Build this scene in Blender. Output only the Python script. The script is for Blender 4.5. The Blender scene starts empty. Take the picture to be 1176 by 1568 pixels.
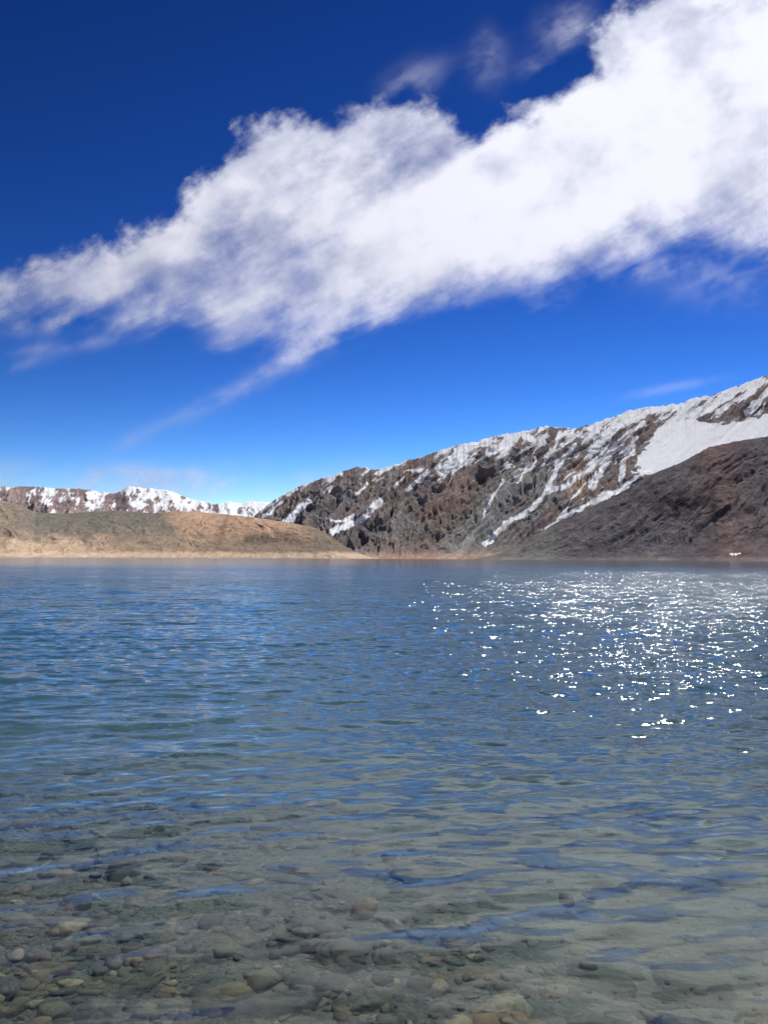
import bpy, math, random
import numpy as np
from mathutils import Matrix, Vector
rng=np.random.default_rng(7); random.seed(7)
scene=bpy.context.scene
# ---------------------------------------------------------------- camera
F=1175.0; W0,H0=1176.0,1568.0
PITCH=math.radians(3.45); ROLL=math.radians(0.28)
CAMZ=1.6
Rm=Matrix.Rotation(math.radians(90)+PITCH,3,'X')@Matrix.Rotation(ROLL,3,'Z')
cam_d=bpy.data.cameras.new('camera'); cam=bpy.data.objects.new('camera',cam_d)
scene.collection.objects.link(cam); scene.camera=cam
cam_d.sensor_fit='VERTICAL'; cam_d.sensor_height=24; cam_d.lens=F/H0*24
cam_d.clip_start=0.05; cam_d.clip_end=120000
cam.matrix_world=Matrix.Translation((0,0,CAMZ))@Rm.to_4x4()
R=np.array(Rm)
def azel(px,py):
    """bearing and tan(elevation) of a sight line measured on the photograph"""
    px=np.asarray(px,float); py=np.asarray(py,float)
    d=np.stack([(px-588)/F,(784-py)/F,-np.ones_like(px)],-1)@R.T
    return np.arctan2(d[...,0],d[...,1]), d[...,2]/np.hypot(d[...,0],d[...,1])
def survey(x,y,z):
    p=np.stack([x,y,z-CAMZ],-1)@R
    w=np.maximum(-p[...,2],1e-3)
    return 588+F*p[...,0]/w, 784-F*p[...,1]/w
# ---------------------------------------------------------------- noise
_perm=rng.permutation(256); _perm=np.concatenate([_perm,_perm,_perm])
_ga=rng.uniform(0,2*np.pi,256); _gx=np.cos(_ga); _gy=np.sin(_ga)
def perlin(x,y,seed=0):
    x=x+seed*17.37; y=y+seed*9.71
    xi=np.floor(x).astype(int); yi=np.floor(y).astype(int)
    xf=x-xi; yf=y-yi
    u=xf*xf*xf*(xf*(xf*6-15)+10); v=yf*yf*yf*(yf*(yf*6-15)+10)
    def g(ix,iy,dx,dy):
        h=_perm[_perm[ix&255]+(iy&255)]
        return _gx[h]*dx+_gy[h]*dy
    a=g(xi,yi,xf,yf); b=g(xi+1,yi,xf-1,yf); c=g(xi,yi+1,xf,yf-1); d=g(xi+1,yi+1,xf-1,yf-1)
    return (a+(b-a)*u+((c+(d-c)*u)-(a+(b-a)*u))*v)*1.4
def fbm(x,y,o=5,seed=0,gain=.5):
    s=0;a=1;t=0
    for i in range(o):
        s=s+a*perlin(x*2**i,y*2**i,seed+i*3); t+=a; a*=gain
    return s/t
def ridged(x,y,o=5,seed=0,gain=.5):
    s=0;a=1;t=0
    for i in range(o):
        s=s+a*(1-np.abs(perlin(x*2**i,y*2**i,seed+i*5))*1.6); t+=a; a*=gain
    return s/t
def sstep(a,b,x):
    t=np.clip((x-a)/(b-a),0,1); return t*t*(3-2*t)
def segdist(px,py,pts):
    d=np.full(px.shape,1e9)
    for (x0,y0),(x1,y1) in zip(pts[:-1],pts[1:]):
        dx,dy=x1-x0,y1-y0; L=dx*dx+dy*dy+1e-9
        t=np.clip(((px-x0)*dx+(py-y0)*dy)/L,0,1)
        d=np.minimum(d,np.hypot(px-x0-t*dx,py-y0-t*dy))
    return d
def inside(px,py,poly):
    c=np.zeros(px.shape,bool); n=len(poly)
    for i in range(n):
        x0,y0=poly[i]; x1,y1=poly[(i+1)%n]
        if y0==y1: continue
        m=((y0>py)!=(y1>py))&(px<(x1-x0)*(py-y0)/(y1-y0)+x0)
        c^=m
    return c
def sdf(px,py,poly):
    d=segdist(px,py,list(poly)+[poly[0]])
    return np.where(inside(px,py,poly),d,-d)
# ---------------------------------------------------------------- mesh helper
def grid_mesh(name,X,Y,Z,attrs={},cols={},uv=None,smooth=True,wrap=False):
    nr,nc=X.shape
    me=bpy.data.meshes.new(name)
    me.vertices.add(nr*nc)
    me.vertices.foreach_set('co',np.stack([X,Y,Z],-1).astype(np.float32).ravel())
    i=np.arange(nr*nc).reshape(nr,nc)
    q=np.stack([i[:-1,:-1],i[:-1,1:],i[1:,1:],i[1:,:-1]],-1).reshape(-1,4)
    if wrap:
        q2=np.stack([i[:-1,-1],i[:-1,0],i[1:,0],i[1:,-1]],-1).reshape(-1,4); q=np.concatenate([q,q2])
    nf=len(q)
    me.loops.add(nf*4); me.polygons.add(nf)
    me.loops.foreach_set('vertex_index',q.astype(np.int32).ravel())
    me.polygons.foreach_set('loop_start',np.arange(0,nf*4,4,dtype=np.int32))
    me.polygons.foreach_set('use_smooth',np.full(nf,smooth))
    me.update(calc_edges=True); me.validate()
    for k,v in attrs.items():
        a=me.attributes.new(k,'FLOAT','POINT'); a.data.foreach_set('value',np.asarray(v,np.float32).ravel())
    for k,v in cols.items():
        a=me.attributes.new(k,'FLOAT_COLOR','POINT')
        c=np.concatenate([v,np.ones(v.shape[:-1]+(1,))],-1)
        a.data.foreach_set('color',c.astype(np.float32).ravel())
    ob=bpy.data.objects.new(name,me); scene.collection.objects.link(ob)
    return ob
# ---------------------------------------------------------------- node helper
class NT:
    def __init__(s,mat):
        s.t=mat.node_tree; s.t.nodes.clear()
    def n(s,typ,ins={},**kw):
        nd=s.t.nodes.new(typ)
        for k,v in kw.items(): setattr(nd,k,v)
        for k,v in ins.items():
            if isinstance(v,bpy.types.NodeSocket): s.t.links.new(v,nd.inputs[k])
            else: nd.inputs[k].default_value=v
        return nd
    def m(s,op,a,b=0.0,c=0.0,clamp=False):
        nd=s.n('ShaderNodeMath',{0:a,1:b,2:c},operation=op); nd.use_clamp=clamp
        return nd.outputs[0]
    def vm(s,op,a,b=(0,0,0)):
        return s.n('ShaderNodeVectorMath',{0:a,1:b},operation=op).outputs[0]
    def vs(s,a,f):
        return s.n('ShaderNodeVectorMath',{0:a,'Scale':f},operation='SCALE').outputs[0]
    def mr(s,v,a,b,c=0.0,d=1.0,smooth=True):
        return s.n('ShaderNodeMapRange',{0:v,1:a,2:b,3:c,4:d},interpolation_type='SMOOTHSTEP' if smooth else 'LINEAR').outputs[0]
    def mixc(s,f,a,b,bt='MIX'):
        nd=s.n('ShaderNodeMix',data_type='RGBA',blend_type=bt)
        for i,v in ((0,f),(6,a),(7,b)):
            if isinstance(v,bpy.types.NodeSocket): s.t.links.new(v,nd.inputs[i])
            else: nd.inputs[i].default_value=v if i==0 else tuple(v)+((1,) if len(v)==3 else ())
        return nd.outputs[2]
    def noise(s,vec,scale,detail=5,rough=.55,dist=0.0,out=0):
        return s.n('ShaderNodeTexNoise',{'Vector':vec,'Scale':scale,'Detail':detail,'Roughness':rough,'Distortion':dist}).outputs[out]
    def mapping(s,vec,rot=(0,0,0),scale=(1,1,1),loc=(0,0,0)):
        return s.n('ShaderNodeMapping',{'Vector':vec,'Rotation':rot,'Scale':scale,'Location':loc}).outputs[0]
    def attr(s,name,out='Fac'):
        return s.n('ShaderNodeAttribute',attribute_name=name).outputs[out]
    def out(s,sh): 
        s.n('ShaderNodeOutputMaterial',{'Surface':sh})
def newmat(name):
    m=bpy.data.materials.new(name); m.use_nodes=True; return m,NT(m)
# ---------------------------------------------------------------- light
SUN_EL=math.radians(48); SUN_AZ=math.radians(24)
S=Vector((math.cos(SUN_EL)*math.sin(SUN_AZ),math.cos(SUN_EL)*math.cos(SUN_AZ),math.sin(SUN_EL)))
sd=bpy.data.lights.new('sun','SUN'); sd.energy=5.0; sd.angle=math.radians(.5); sd.color=(1,.975,.94)
so=bpy.data.objects.new('sun',sd); scene.collection.objects.link(so)
so.rotation_euler=S.to_track_quat('Z','Y').to_euler(); so.location=(0,0,500)
w=bpy.data.worlds.new('World'); scene.world=w; w.use_nodes=True
wt=NT(w)
sky=wt.n('ShaderNodeTexSky',sky_type='NISHITA')
sky.sun_disc=False; sky.sun_elevation=SUN_EL; sky.sun_rotation=SUN_AZ
sky.altitude=2500; sky.air_density=1.0; sky.dust_density=0.0; sky.ozone_density=3.0
hs=wt.n('ShaderNodeHueSaturation',{'Saturation':1.2,'Value':.11,'Color':sky.outputs[0]})
gm=wt.n('ShaderNodeGamma',{'Color':hs.outputs[0],'Gamma':2.2})
gs=wt.mixc(1.0,gm.outputs[0],(33,19.0,13.6),'MULTIPLY')
bg=wt.n('ShaderNodeBackground',{'Color':gs,'Strength':0.1})
wt.n('ShaderNodeOutputWorld',{'Surface':bg.outputs[0]})
scene.view_settings.view_transform='Standard'; scene.view_settings.look='None'; scene.view_settings.exposure=0

# ---------------------------------------------------------------- mountain material
def rock_material(name,scale=1.0,bump=.8):
    m,t=newmat(name)
    pos=t.n('ShaderNodeNewGeometry').outputs['Position']
    col=t.attr('col','Color'); snow=t.attr('snow')
    n1=t.noise(pos,.018*scale,6,.66); n2=t.noise(pos,.09*scale,4,.7)
    streak=t.noise(t.mapping(pos,rot=(0,.6,0),scale=(.05*scale,.012*scale,.012*scale)),1.0,4,.65)
    f=t.m('ADD',t.m('MULTIPLY',n1,.7),t.m('ADD',t.m('MULTIPLY',n2,.9),t.m('MULTIPLY',streak,.8)))
    br=t.mr(f,.85,1.55,.58,1.46,False)
    rock=t.mixc(1.0,col,t.n('ShaderNodeCombineColor',{0:br,1:br,2:br}).outputs[0],'MULTIPLY')
    sn=t.m('ADD',snow,t.m('MULTIPLY',t.m('SUBTRACT',n2,.5),.8))
    sf=t.mr(sn,.42,.58)
    c=t.mixc(sf,rock,(.93,.94,.96))
    bh=t.m('ADD',t.m('MULTIPLY',n1,1.0),t.m('MULTIPLY',n2,.35))
    bp=t.n('ShaderNodeBump',{'Height':bh,'Strength':t.m('MULTIPLY_ADD',sf,-.85*bump,bump),'Distance':20.0/scale})
    b=t.n('ShaderNodeBsdfDiffuse',{'Color':c,'Roughness':0.0,'Normal':bp.outputs[0]})
    t.out(b.outputs[0]); return m
def interp(az,tab_az,tab):
    return np.interp(az,tab_az,tab)
def L(c): # srgb 0-255 -> linear
    c=np.array(c,float)/255; return np.where(c<=.04045,c/12.92,((c+.055)/1.055)**2.4)

def build_range(name,sky_pts,base,ridge,nr,nc,A,gfun,shear,freq,seed,colfun,snowfun,back=1.35,jag=1.0,mat=None,prof=1.35,basez=-3,gain=1.25,calm=None,gully=0.0):
    sp=np.array(sky_pts,float); a_s,t_s=azel(sp[:,0],sp[:,1])
    az=np.linspace(a_s[0],a_s[-1],nc)[None,:]
    tr=np.concatenate([np.linspace(-.03,1,int(nr*.85)),np.linspace(1,back,nr-int(nr*.85)+1)[1:]])[:,None]
    te=interp(az,a_s,t_s)
    r0=interp(az,azel([p[0] for p in base],[853]*len(base))[0],[p[1] for p in base])
    r1=interp(az,azel([p[0] for p in ridge],[853]*len(ridge))[0],[p[1] for p in ridge])
    deg=np.degrees(az)
    r=r0+(r1-r0)*tr
    x=r*np.sin(az)+0*tr; y=r*np.cos(az)+0*tr
    Zr=te*r1
    tt=np.clip(tr,0,1)
    g=.25*tt+.75*tt**prof
    over=np.clip(tr-1,0,None)
    z=Zr*g - Zr*over*1.3
    env=sstep(-.01,.25,tr)*(1-.85*sstep(.75,1.0,tr))
    if calm is not None:
        qx,qy=survey(x,y,z+0*az); env=env*calm(qx,qy)
    s=deg-shear(deg)*tr
    wx=fbm(deg*.35,tr*3,4,seed+50)*1.0
    rg=ridged(s*freq+wx,tr*1.1+wx*.4,6,seed,.55)
    fine=fbm(deg*freq*4+wx,tr*9,5,seed+9,.55)
    sc=np.clip(Zr/300,.15,1.6)
    z=z+A*(rg-.62)*env*1.2*sc
    if gully>0:
        rg2=ridged(s*freq*2.6+wx*2.2,tr*2.0+wx,4,seed+70,.5)
        z=z+gully*(rg2-.6)*env*sc
        rg=rg*.6+rg2*.4
    z=z+A*.14*fine*(.15+.85*env)*sstep(0,.1,tr)*sc
    z=z+jag*A*.07*(fbm(deg*3.0,deg*0+tr*2,4,seed+30,.6)+.8*(ridged(deg*1.7,tr*2,3,seed+31)-.7))*sstep(.6,1,tr)*sc
    z=z+gfun(deg,tr)
    z=np.where(tr<0,basez,np.maximum(z,-2.0))
    z=z+0*az
    px,py=survey(x,y,z)
    skl=np.interp(px,sp[:,0],sp[:,1])
    col=colfun(px,py,skl,rg,fine,deg+0*tr,tr+0*az)*gain
    sn=snowfun(px,py,skl,rg,fine,deg+0*tr,tr+0*az)
    ob=grid_mesh(name,x,y,z,{'snow':sn},{'col':col})
    ob.data.materials.append(mat)
    return ob
def blend(col,c,f):
    return col*(1-f[...,None])+np.array(c)*f[...,None]

rockmat=rock_material('mountain_rock_and_snow',1.0,.6)
screemat=rock_material('scree_slope',1.1,.6)
gravmat=rock_material('gravel_moraine',1.2,.4)
# main snowy mountain
main_sky=[(330,840),(380,800),(395,785),(420,765),(450,747),(500,731),(530,719),(548,714),(575,719),(600,712),(630,703),(680,688),(720,677),(742,671),(800,660),(835,652),(862,654),(885,656),(930,641),(962,628),(1000,622),(1040,619),(1065,608),(1090,604),(1130,590),(1176,573),(1240,552),(1320,530),(1450,525),(1600,560)]
def gully_lines(px,py):
    P=[([(985,645),(955,668),(925,700),(895,722),(865,742),(835,755),(805,785),(770,805),(745,832)],5.0),
       ([(1005,702),(962,742),(925,760),(890,778),(862,790)],4.5),
       ([(960,645),(930,668),(905,690)],6.0),
       ([(880,680),(860,705),(838,745)],4.5),
       ([(858,665),(846,690),(830,712)],4.5),
       ([(745,674),(715,688),(695,705),(678,722)],9.0),
       ([(610,706),(590,718),(578,724)],6.0),
       ([(655,722),(640,738),(622,750)],4),
       ([(585,765),(560,790),(535,803),(510,811)],6),
       ([(470,768),(455,785),(440,797)],5.5),
       ([(500,795),(515,800),(540,790)],2.5),
       ([(560,740),(548,756)],3),([(520,726),(505,735)],5),
       ([(900,735),(880,760),(850,800),(825,812)],3.2),
       ([(940,690),(920,720),(905,745)],5.5),([(975,672),(958,705),(948,735)],5),
       ([(770,735),(755,760),(740,790)],2.2),([(820,700),(805,725),(790,740)],2.5),
       ([(430,768),(415,785),(402,788)],3.5),([(455,750),(440,757)],3.5),
       ([(785,672),(765,684),(750,690)],10),([(800,668),(830,676)],6),([(700,690),(690,700)],7)]
    m=np.zeros(px.shape)
    wob=fbm(px*.035,py*.035,5,77,.6)*10; wob2=fbm(px*.035,py*.035,5,87,.6)*8
    wid=1.0+1.3*fbm(px*.05,py*.05,5,97,.6)
    for pts,wd in P:
        d=segdist(px+wob,py+wob2,pts)
        m=np.maximum(m,(1-d/(wd*1.7*np.clip(wid,.2,2.2)))*.95)
    return m
field=[(970,724),(982,690),(1000,664),(1030,645),(1060,640),(1100,650),(1140,642),(1180,632),(1260,600),(1260,660),(1180,676),(1120,686),(1085,694),(1055,708),(1010,724)]
def calm_main(px,py):
    return 1-.9*sstep(-14,6,sdf(px,py,field))
def snow_main(px,py,skl,rg,fine,deg,t):
    d=py-skl
    lim=np.interp(px,[395,450,545,600,650,700,742,800,850,900,950,1000,1060,1176,1300],[16,20,24,34,50,60,46,62,90,105,105,90,75,75,90])
    amt=np.interp(px,[395,545,650,700,800,850,1000,1176],[.34,.31,.38,.50,.56,.46,.54,.60])
    s=ridged((px+1.15*py)*.035+fbm(px*.02,py*.02,3,4),(py-.6*px)*.009,6,21,.65)
    s2=fbm((px+1.1*py)*.06,(py-.6*px)*.02,5,33,.62)
    s3=ridged((px+1.0*py)*.06+fbm(px*.03,py*.03,3,14)*1.2,(py-.7*px)*.012,4,24,.5)
    v=amt*(1.2-1.0*d/lim)+ (s-.6)*1.3 + s2*.85 - (rg-.6)*.6
    v=np.where(d<lim*1.2,v,0)
    thin=(s3-.84)*3.2+s2*.5+.34*sstep(640,820,px)-.0022*d
    v=np.maximum(v,thin*sstep(560,760,px+d*.7)*sstep(185,90,d))
    v=np.minimum(v,.75)
    v=np.maximum(v,.85*(1-d/np.interp(px,[400,700,740,830,860,1176],[2,4,7,7,5,8]))*np.clip(.45+s2*2.0+.15*sstep(700,900,px),0,1))
    v=np.maximum(v,gully_lines(px,py)*1.0)
    f=sdf(px+fbm(px*.04,py*.04,3,5)*14+fbm(px*.15,py*.15,3,7)*8,py+fbm(px*.05,py*.05,3,6)*10,field)
    v=np.maximum(v,sstep(-3,4,f)*1.2)
    return np.where(t>1.02,.7,np.clip(v,0,1.2))
def col_main(px,py,skl,rg,fine,deg,t):
    c=np.zeros(px.shape+(3,))+L((113,105,103))
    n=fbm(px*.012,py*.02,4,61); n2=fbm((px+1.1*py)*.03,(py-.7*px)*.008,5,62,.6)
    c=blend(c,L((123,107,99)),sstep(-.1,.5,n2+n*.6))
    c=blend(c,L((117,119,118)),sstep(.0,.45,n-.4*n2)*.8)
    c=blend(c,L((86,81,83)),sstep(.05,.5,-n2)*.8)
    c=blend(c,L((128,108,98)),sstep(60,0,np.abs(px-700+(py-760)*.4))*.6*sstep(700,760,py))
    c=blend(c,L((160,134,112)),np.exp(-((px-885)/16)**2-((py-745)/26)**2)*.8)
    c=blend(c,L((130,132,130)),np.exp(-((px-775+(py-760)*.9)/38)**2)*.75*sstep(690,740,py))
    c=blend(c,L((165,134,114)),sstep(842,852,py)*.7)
    return c*np.clip(.72+.9*(rg-.35),.62,1.25)[...,None]  # relief shading painted in: rock colour darker in gullies, lighter on spurs
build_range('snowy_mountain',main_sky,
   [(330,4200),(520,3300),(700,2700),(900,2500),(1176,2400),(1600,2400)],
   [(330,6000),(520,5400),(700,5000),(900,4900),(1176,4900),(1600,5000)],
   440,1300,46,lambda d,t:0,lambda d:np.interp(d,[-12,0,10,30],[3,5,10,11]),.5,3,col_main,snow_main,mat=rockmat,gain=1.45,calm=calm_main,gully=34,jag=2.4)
# dark scree hill in front (right)
hill_sky=[(690,862),(720,856),(760,848),(800,832),(850,800),(900,778),(960,748),(990,728),(1030,712),(1060,698),(1085,684),(1120,676),(1176,667),(1240,650),(1330,640),(1450,660),(1600,700)]
def col_dark(px,py,skl,rg,fine,deg,t):
    c=np.zeros(px.shape+(3,))+L((93,89,91))
    n=fbm(px*.01,py*.02,4,71); n2=fbm((px*.9+1.0*py)*.02,(py-.7*px)*.006,5,72,.6)
    c=blend(c,L((107,101,103)),sstep(0,.5,n2))
    c=blend(c,L((76,72,74)),sstep(0,.4,-n)*.8)
    c=blend(c,L((112,93,90)),np.exp(-((px-1110-(py-760)*.2)/38)**2)*.7)
    c=blend(c,L((112,113,107)),sstep(0,40,880-px+ (py-850)*.2)*.6)
    c=blend(c,L((40,38,40)),np.exp(-((px-1045)/32)**2-((py-772)/18)**2)*1.0*sstep(-.3,.1,fbm(px*.08,py*.08,4,73)))
    c=blend(c,L((58,54,55)),sstep(.08,.3,fbm(px*.03,py*.06,5,74,.65))*.45)
    c=blend(c,L((120,114,109)),sstep(.1,.4,fbm((px+py)*.05,(py-px)*.012,5,75,.65))*.5)
    c=blend(c,L((130,118,111)),sstep(850,857,py)*.5)
    return c
def snow_dark(px,py,skl,rg,fine,deg,t):
    wx=fbm(px*.2,py*.2,3,78)*5; wy=fbm(px*.2,py*.2,3,79)*4
    v=1-segdist(px+wx,py+wy,[(1118,849),(1132,847)])/3.0
    v=np.maximum(v,(1-segdist(px+wx,py+wy,[(935,752),(968,742)])/4.5))
    return np.clip(v,0,1)
build_range('dark_scree_hill',hill_sky,
   [(690,2000),(900,1650),(1176,1300),(1600,1200)],[(690,2050),(760,2200),(900,2300),(1176,2350),(1600,2300)],
   320,900,25,lambda d,t:0,lambda d:np.full_like(d,9.0),.42,13,col_dark,snow_dark,mat=screemat,prof=1.15,jag=1.2,gain=1.32,gully=13)
# left tan moraine hill
left_sky=[(-420,740),(-250,735),(-120,748),(0,765),(30,772),(55,784),(100,786),(140,783),(175,781),(205,783),(240,785),(270,782),(305,783),(350,787),(400,793),(450,801),(485,808),(505,819),(525,834),(548,846),(580,857)]
def col_left(px,py,skl,rg,fine,deg,t):
    n=fbm(px*.012,py*.03,4,81); n2=fbm(px*.03,py*.05,4,82)
    c=np.zeros(px.shape+(3,))+L((152,131,111))
    c=blend(c,L((110,107,100)),sstep(275,235,px+(py-790)*-1.0+n*40)*sstep(-40,60,px)*sstep(845,800,py+n2*30)*.9)
    c=blend(c,L((186,154,129)),sstep(240,300,px-(py-790))*sstep(520,440,px)*sstep(835,812,py+n2*20)*.9)
    c=blend(c,L((118,110,99)),sstep(.05,.45,n2)*.35)
    c=blend(c,L((114,102,91)),sstep(812,833,py+n2*20)*sstep(280,330,px)*.6)
    c=blend(c,L((118,108,98)),sstep(430,500,px)*.6)
    c=blend(c,L((190,165,140)),sstep(815,835,py+n2*24)*sstep(190,120,px)*.7)
    c=blend(c,L((128,100,82)),np.exp(-((px-345+ (py-800)*.3)/4)**2)*.5)
    c=blend(c,L((196,172,147)),sstep(843,849,py+n2*3)*.8)
    return c
def bowl(deg,t):
    return -34*np.exp(-((deg+11)/4.6)**2)*np.exp(-((t-.5)/.22)**2)+9*np.maximum(0,fbm(deg*1.2,t*3,4,90))*sstep(0,.1,t)*sstep(.3,.1,t)
build_range('tan_moraine_hill',left_sky,
   [(-420,2400),(0,2500),(300,2700),(580,2950)],[(-420,3500),(0,3500),(300,3400),(500,3200),(580,3100)],
   260,900,20,bowl,lambda d:np.full_like(d,2.0),.45,23,col_left,lambda px,py,*a:px*0,mat=gravmat,prof=.95,jag=.7,gully=6)
# distant snow capped mountains (left)
far_sky=[(-420,745),(-200,740),(-60,750),(0,744),(28,745),(60,744),(90,748),(118,747),(150,752),(178,754),(196,744),(222,747),(255,750),(275,757),(296,764),(330,771),(352,768),(365,771),(385,768),(405,768),(440,775),(480,790),(560,830)]
def snow_far(px,py,skl,rg,fine,deg,t):
    d=py-skl
    v=.50-.006*d+ (ridged((px+.4*py)*.045,py*.03,5,41,.6)-.6)*1.3+fbm(px*.06,py*.08,5,42,.6)*.8
    v=v+sstep(170,230,px)*.12+sstep(320,350,px)*.35-np.exp(-((px-20)/22)**2)*.25
    v=np.maximum(v,(1-segdist(px,py,[(355,770),(405,770)])/12))
    return np.clip(v,0,1)
def col_far(px,py,skl,rg,fine,deg,t):
    c=np.zeros(px.shape+(3,))+L((132,116,116))
    return blend(c,L((155,138,130)),sstep(-.1,.4,fbm(px*.03,py*.03,4,43)))
farmat=rock_material('distant_rock_and_snow',.6,.6)
build_range('distant_snowy_mountains',far_sky,
   [(-420,6500),(560,6500)],[(-420,9500),(560,9500)],160,800,70,lambda d,t:0,lambda d:np.full_like(d,3.0),.7,33,col_far,snow_far,mat=farmat,jag=1.6)

# ---------------------------------------------------------------- lake water
def lake_axes(dense_to,n_dense):
    dn=np.radians(np.linspace(-36,36,n_dense))
    rest=np.radians(np.linspace(36,324,60)[1:-1])
    return np.concatenate([dn,rest])
rows=[0.25]
while rows[-1]<9000:
    d=rows[-1]; rows.append(d+ (max(.018,.0045*d) if d<160 else d*.03))
rr=np.array(rows)[:,None]
az=lake_axes(36,600)[None,:]
X=rr*np.sin(az); Y=rr*np.cos(az)
spacing=np.maximum(np.maximum(.018,.0045*rr),rr*math.radians(72)/600)+0*az
fan=sstep(math.radians(36),math.radians(34),np.abs(np.where(az>math.pi,az-2*math.pi,az)))
Z=np.zeros_like(X)
N=90
amp_mod=.8+.55*fbm(X*.12,Y*.2,3,101)+.25*sstep(-.1,.5,X/np.maximum(rr,1))
near=.46+.56*sstep(3.5,9,rr)
for i in range(N):
    lam=math.exp(rng.uniform(math.log(.10),math.log(1.8)))
    th=rng.normal(math.radians(-6),math.radians(24 if lam<.6 else 12))
    k=2*math.pi/lam
    sl=.0215*(1.15 if .2<lam<.8 else .65)
    wgt=sstep(2.0,4.5,lam/spacing)
    Z+=wgt*(sl/k)*np.sin(k*(X*math.sin(th)+Y*math.cos(th))+rng.uniform(0,6.28))
Z*=amp_mod*fan*near
water=grid_mesh('lake_water',X,Y,Z,wrap=True)
m,t=newmat('lake_water')
geo=t.n('ShaderNodeNewGeometry')
pos=geo.outputs['Position']
sp_=t.n('ShaderNodeSeparateXYZ',{0:pos}); xx=sp_.outputs[0]; yy=sp_.outputs[1]
# wind ripples as surface slopes: short capillary chop, longer chop far out
ca=t.noise(t.mapping(pos,rot=(0,0,math.radians(6)),scale=(.7,2.4,1)),6.5,3,.6,.2,out=1)
cb=t.noise(t.mapping(pos,rot=(0,0,math.radians(-6)),scale=(.4,1.4,1)),1.5,4,.68,.2,out=1)
patch=t.noise(t.mapping(pos,scale=(.25,1,1)),.035,3,.6)
midw=t.m('MULTIPLY',t.mr(yy,3.5,12,.12,1.0),t.mr(yy,30,160,1.0,.22))
farw=t.m('MULTIPLY',t.mr(yy,5,28,0.0,1.0),t.mr(yy,35,220,1.0,.22))
# breeze is stronger over the eastern (right hand) water
east=t.mr(t.m('DIVIDE',xx,t.m('MAXIMUM',yy,1.0)),-.15,.35,.8,1.35)
wind=t.m('MULTIPLY',t.mr(patch,.35,.65,.7,1.25),east)
sa=t.vs(t.vm('MULTIPLY',t.vm('SUBTRACT',ca,(.5,.5,.5)),(1.5,2.0,0)),t.m('MULTIPLY',midw,wind))
sb=t.vs(t.vm('MULTIPLY',t.vm('SUBTRACT',cb,(.5,.5,.5)),(1.4,1.7,0)),t.m('MULTIPLY',farw,wind))
nrm=t.vm('NORMALIZE',t.vm('ADD',geo.outputs['Normal'],t.vm('ADD',sa,sb)))
fr=t.n('ShaderNodeFresnel',{'IOR':1.33,'Normal':nrm}).outputs[0]
rg_=t.m('MULTIPLY',t.mr(yy,4,40,.06,.11),t.mr(yy,60,200,1.0,.5))
gl=t.n('ShaderNodeBsdfGlossy',{'Color':(1,1,1,1),'Roughness':rg_,'Normal':nrm})
tr=t.n('ShaderNodeBsdfTransparent',{'Color':(.90,.95,.93,1)})
rf=t.n('ShaderNodeBsdfRefraction',{'Color':(.92,.97,.95,1),'Roughness':0.0,'IOR':1.33,'Normal':nrm})
body=t.n('ShaderNodeMixShader',{0:.4,1:tr.outputs[0],2:rf.outputs[0]})
mx=t.n('ShaderNodeMixShader',{0:fr,1:body.outputs[0],2:gl.outputs[0]})
t.out(mx.outputs[0]); water.data.materials.append(m)

# ---------------------------------------------------------------- lakebed / ground
rows=[0.3]
while rows[-1]<9000:
    d=rows[-1]; rows.append(d*1.012+.01 if d<20 else d*1.08)
rr=np.array(rows)[:,None]; az=lake_axes(36,300)[None,:]
X=rr*np.sin(az); Y=rr*np.cos(az)
def bedz(X,Y):
    yy=Y+.18*X-.35
    yy=yy+.35*fbm(X*.3,Y*.3,3,111)
    z=np.where(yy>0,-12*(1-np.exp(-np.maximum(yy,0)*.0120)),np.minimum(-.1*yy,6+.01*np.maximum(-yy,0)))
    return z+.02*fbm(X*3,Y*3,4,112)+.05*fbm(X*.8,Y*.8,3,113)
Z=bedz(X,Y)
bed=grid_mesh('lakebed_ground',X,Y,Z,wrap=True)
def murk(t,c,pos):  # silt tone, plus water's light absorption painted into the colour by depth
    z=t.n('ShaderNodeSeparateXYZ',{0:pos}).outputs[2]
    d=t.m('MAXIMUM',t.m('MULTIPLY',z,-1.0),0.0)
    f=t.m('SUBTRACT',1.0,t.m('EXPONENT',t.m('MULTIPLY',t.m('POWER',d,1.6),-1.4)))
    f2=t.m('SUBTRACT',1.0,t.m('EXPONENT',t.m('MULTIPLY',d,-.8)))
    silt_water_tint=t.mixc(f2,(.25,.265,.235),(.025,.12,.185))
    return t.mixc(f,c,silt_water_tint)
m,t=newmat('lakebed_gravel')
pos=t.n('ShaderNodeNewGeometry').outputs['Position']
v=t.n('ShaderNodeTexVoronoi',{'Vector':pos,'Scale':22.0}); v2=t.n('ShaderNodeTexVoronoi',{'Vector':pos,'Scale':60.0})
n=t.noise(pos,1.3,5,.6)
g=t.n('ShaderNodeSeparateColor',{0:v.outputs['Color']}).outputs[0]
c=t.mixc(g,(.03,.027,.018),(.14,.12,.08))
xb=t.n('ShaderNodeSeparateXYZ',{0:pos}).outputs[0]
sandy=t.mr(t.m('ADD',n,t.m('MULTIPLY',xb,.11)),.42,.75)
c=t.mixc(sandy,c,(.20,.19,.16))
dk=t.mr(t.noise(t.mapping(pos,rot=(0,0,.25),scale=(.6,1.3,1)),.9,4,.6),.52,.64)
c=t.mixc(t.m('MULTIPLY',dk,.8),c,(.03,.028,.02))
bh=t.m('ADD',t.m('MULTIPLY',v.outputs['Distance'],-1.0),t.m('MULTIPLY',v2.outputs['Distance'],-.4))
bpn=t.n('ShaderNodeBump',{'Height':bh,'Strength':.7,'Distance':.02})
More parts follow.
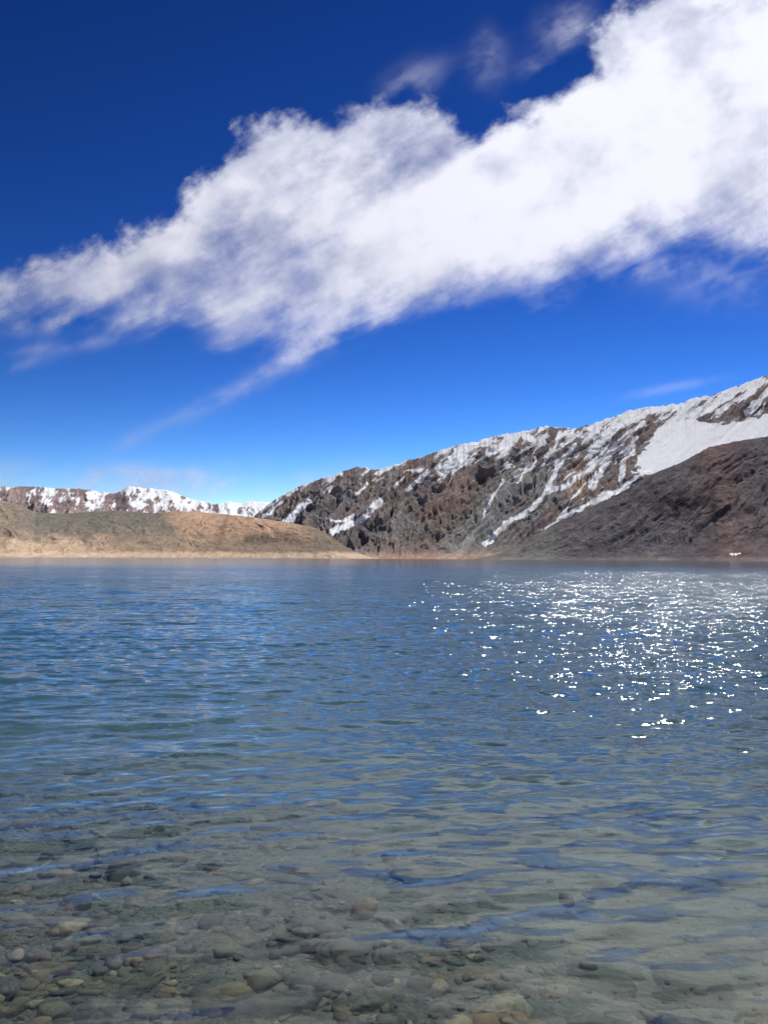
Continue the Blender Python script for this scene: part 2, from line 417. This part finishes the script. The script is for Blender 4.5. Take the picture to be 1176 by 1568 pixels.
t.out(t.n('ShaderNodeBsdfDiffuse',{'Color':murk(t,c,pos),'Normal':bpn.outputs[0]}).outputs[0])
bed.data.materials.append(m)

# ---------------------------------------------------------------- stones
import bmesh
def ico(sub):
    bm=bmesh.new(); bmesh.ops.create_icosphere(bm,subdivisions=sub,radius=1)
    vs=np.array([v.co[:] for v in bm.verts]); fs=np.array([[v.index for v in f.verts] for f in bm.faces]); bm.free(); return vs,fs
iv,if_=ico(2)
V=[];Fc=[];C=[];off=0
pal=[(.20,.125,.055),(.05,.04,.03),(.17,.14,.08),(.08,.08,.06),(.30,.16,.06),(.025,.025,.025),(.13,.12,.08),(.42,.35,.21),(.04,.035,.025),(.11,.08,.04),(.035,.03,.025),(.24,.2,.11),(.03,.03,.03),(.07,.055,.04)]
cnt=0
while cnt<6500:
    y=random.uniform(1.3,9) if random.random()<.6 else random.uniform(1.3,4); x=random.uniform(-.62*y-.6,.62*y+.6)
    keep=min(1,max(.06,1-.30*(x+1.0+.35*(y-3)))) if y>3.0 else max(.25,1-.28*(x+.5))
    cl_=float(fbm(np.array([x*.9]),np.array([y*.9]),3,140)[0])
    keep*=np.clip(.6+2.2*cl_,.15,1)
    if random.random()>keep: continue
    s=min(.14,math.exp(random.gauss(math.log(.016),.74)))
    ax=np.array([random.uniform(.8,1.8),random.uniform(.55,1.1),random.uniform(.25,.6)])*s
    p=iv*(1+.28*np.sin(iv@rng.normal(0,2.6,(3,1))+rng.uniform(0,6))+.17*np.sin(iv@rng.normal(0,4.8,(3,1))))
    p=np.sign(p)*np.abs(p)**.7
    p=p*ax
    a=random.uniform(0,6.28); ca_,sa_=math.cos(a),math.sin(a)
    p=p@np.array([[ca_,sa_,0],[-sa_,ca_,0],[0,0,1]])
    zz=float(bedz(np.array([x]),np.array([y]))[0])
    p=p+np.array([x,y,zz+ax[2]*.25])
    V.append(p);Fc.append(if_+off);off+=len(p)
    c=np.array(random.choice(pal))*random.uniform(.7,1.3); C.append(np.repeat(c[None],len(p),0)); cnt+=1
V=np.concatenate(V);Fc=np.concatenate(Fc);C=np.concatenate(C)
me=bpy.data.meshes.new('lakebed_stones'); me.from_pydata(V.tolist(),[],Fc.tolist())
me.polygons.foreach_set('use_smooth',np.ones(len(Fc),bool))
a=me.attributes.new('col','FLOAT_COLOR','POINT'); a.data.foreach_set('color',np.concatenate([C,np.ones((len(C),1))],1).astype(np.float32).ravel())
st=bpy.data.objects.new('lakebed_stones',me); scene.collection.objects.link(st)
m,t=newmat('stone')
pos=t.n('ShaderNodeNewGeometry').outputs['Position']
c=t.mixc(t.mr(t.noise(pos,30,5,.65),.35,.65,0,.6),t.attr('col','Color'),(.09,.078,.05))
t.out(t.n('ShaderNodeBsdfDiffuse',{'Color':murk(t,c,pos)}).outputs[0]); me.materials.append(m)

# ---------------------------------------------------------------- cloud
RC=36000
azc=np.radians(np.linspace(-40,44,560))[None,:]; elc=np.radians(np.linspace(1.5,43,360))[:,None]
x=RC*np.cos(elc)*np.sin(azc); y=RC*np.cos(elc)*np.cos(azc); z=RC*np.sin(elc)+0*azc
px,py=survey(x,y,z)
poly=[(-60,440),(20,422),(60,402),(100,387),(140,376),(183,382),(195,346),(230,320),(280,321),(300,296),(305,266),(340,236),(370,200),(420,172),(470,167),(510,184),(560,168),(600,162),(650,158),(690,174),(740,202),(775,196),(800,174),(850,146),(890,108),(900,56),(930,30),(960,5),(1000,-30),(1100,-60),(1400,-150),(1500,300),(1300,385),(1176,390),(1120,382),(1080,375),(1000,400),(960,420),(860,446),(760,456),(700,463),(600,484),(500,518),(450,531),(400,528),(320,514),(250,496),(150,486),(60,484),(-60,500)]
wx=fbm(px*.006,py*.006,4,201)*22; wy=fbm(px*.006,py*.006,4,202)*22
env=np.clip(sdf(px+wx,py+wy,poly)/70,-2,1.6)
soft=sstep(-60,60,py-(460-.17*px-.00002*px*px))
def G(cx,cy,rx,ry,ang):
    a=math.radians(ang); dx=px-cx; dy=py-cy
    u=(dx*math.cos(a)-dy*math.sin(a))/rx; v=(dx*math.sin(a)+dy*math.cos(a))/ry
    return np.exp(-(u*u+v*v))
core=.48+.0*px
core=core+.6*G(640,350,190,75,25)+.8*G(1080,160,230,140,35)+.45*G(850,290,200,90,25)+.45*G(240,365,75,50,20)+.38*G(430,240,110,60,30)
core=core-.25*G(400,390,90,60,10)-.22*G(660,220,60,40,30)-.2*G(120,430,120,60,10)-.25*G(1060,340,130,40,10)-.15*G(880,200,60,40,40)
core=np.clip(core,.12,1.2)
wisp=.30*G(632,122,48,22,25)+.25*G(745,85,26,40,0)+.4*G(830,105,30,18,0)+.6*G(868,45,36,30,30)
wisp=wisp+.45*G(460,548,130,15,28)+.24*G(290,630,150,12,26)+.5*G(90,498,120,15,4)+.3*G(100,530,110,10,8)+.35*G(30,560,60,8,14)
wisp=wisp+.6*G(330,742,260,24,2)+.4*G(60,740,160,24,0)+.2*G(1060,588,140,7,10)+.4*G(1110,415,100,40,0)+.3*G(180,720,160,10,-3)
cl=grid_mesh('cloud',x,y,z,{'env':env,'core':core,'wisp':wisp,'soft':soft,'ca':(px/100.0),'cb':(-py/100.0)})
m,t=newmat('cloud')
uv=t.n('ShaderNodeCombineXYZ',{0:t.attr('ca'),1:t.attr('cb'),2:0.0}).outputs[0]
env=t.attr('env');core=t.attr('core');wisp=t.attr('wisp');soft=t.attr('soft')
rot=t.mapping(uv,rot=(0,0,math.radians(-27)))
n1=t.noise(t.mapping(rot,scale=(.9,1.1,1)),1.15,7,.58,.12)
n2=t.noise(t.mapping(rot,scale=(.4,1.5,1)),1.0,6,.54,.2)
d=t.m('ADD',env,t.m('MULTIPLY',t.m('SUBTRACT',n1,.5),t.m('MULTIPLY_ADD',soft,-1.1,2.3)))
d=t.m('ADD',d,t.m('MULTIPLY',t.m('SUBTRACT',n2,.5),t.m('MULTIPLY_ADD',soft,1.2,.5)))
edge=t.mr(d,t.m('MULTIPLY_ADD',soft,-.15,-.2),t.m('MULTIPLY_ADD',soft,.5,.4))
body=t.m('ADD',core,t.m('MULTIPLY',t.m('SUBTRACT',n2,.5),1.1))
body=t.m('ADD',body,t.m('MULTIPLY',t.m('SUBTRACT',n1,.5),1.1))
body=t.mr(body,-.05,.9,.25,.97)
al=t.m('MULTIPLY',edge,body)
wn=t.mr(t.m('ADD',t.m('MULTIPLY',n2,.5),t.m('MULTIPLY',n1,.5)),.40,.64)
al=t.m('ADD',al,t.m('MULTIPLY',wisp,wn),clamp=True)
al=t.m('MINIMUM',al,.98)
n3=t.noise(t.mapping(rot,scale=(.6,1.1,1),loc=(3,7,0)),.9,4,.5,.1)
shade=t.mr(t.m('ADD',t.m('ADD',t.m('MULTIPLY',n1,.4),t.m('MULTIPLY',n3,.5)),t.m('MULTIPLY',core,.08)),.38,.57)
cc=t.mixc(shade,(.37,.395,.475),(.575,.588,.635))
tl=t.n('ShaderNodeBsdfTranslucent',{'Color':cc})
tp=t.n('ShaderNodeBsdfTransparent')
t.out(t.n('ShaderNodeMixShader',{0:al,1:tp.outputs[0],2:tl.outputs[0]}).outputs[0])
cl.data.materials.append(m)
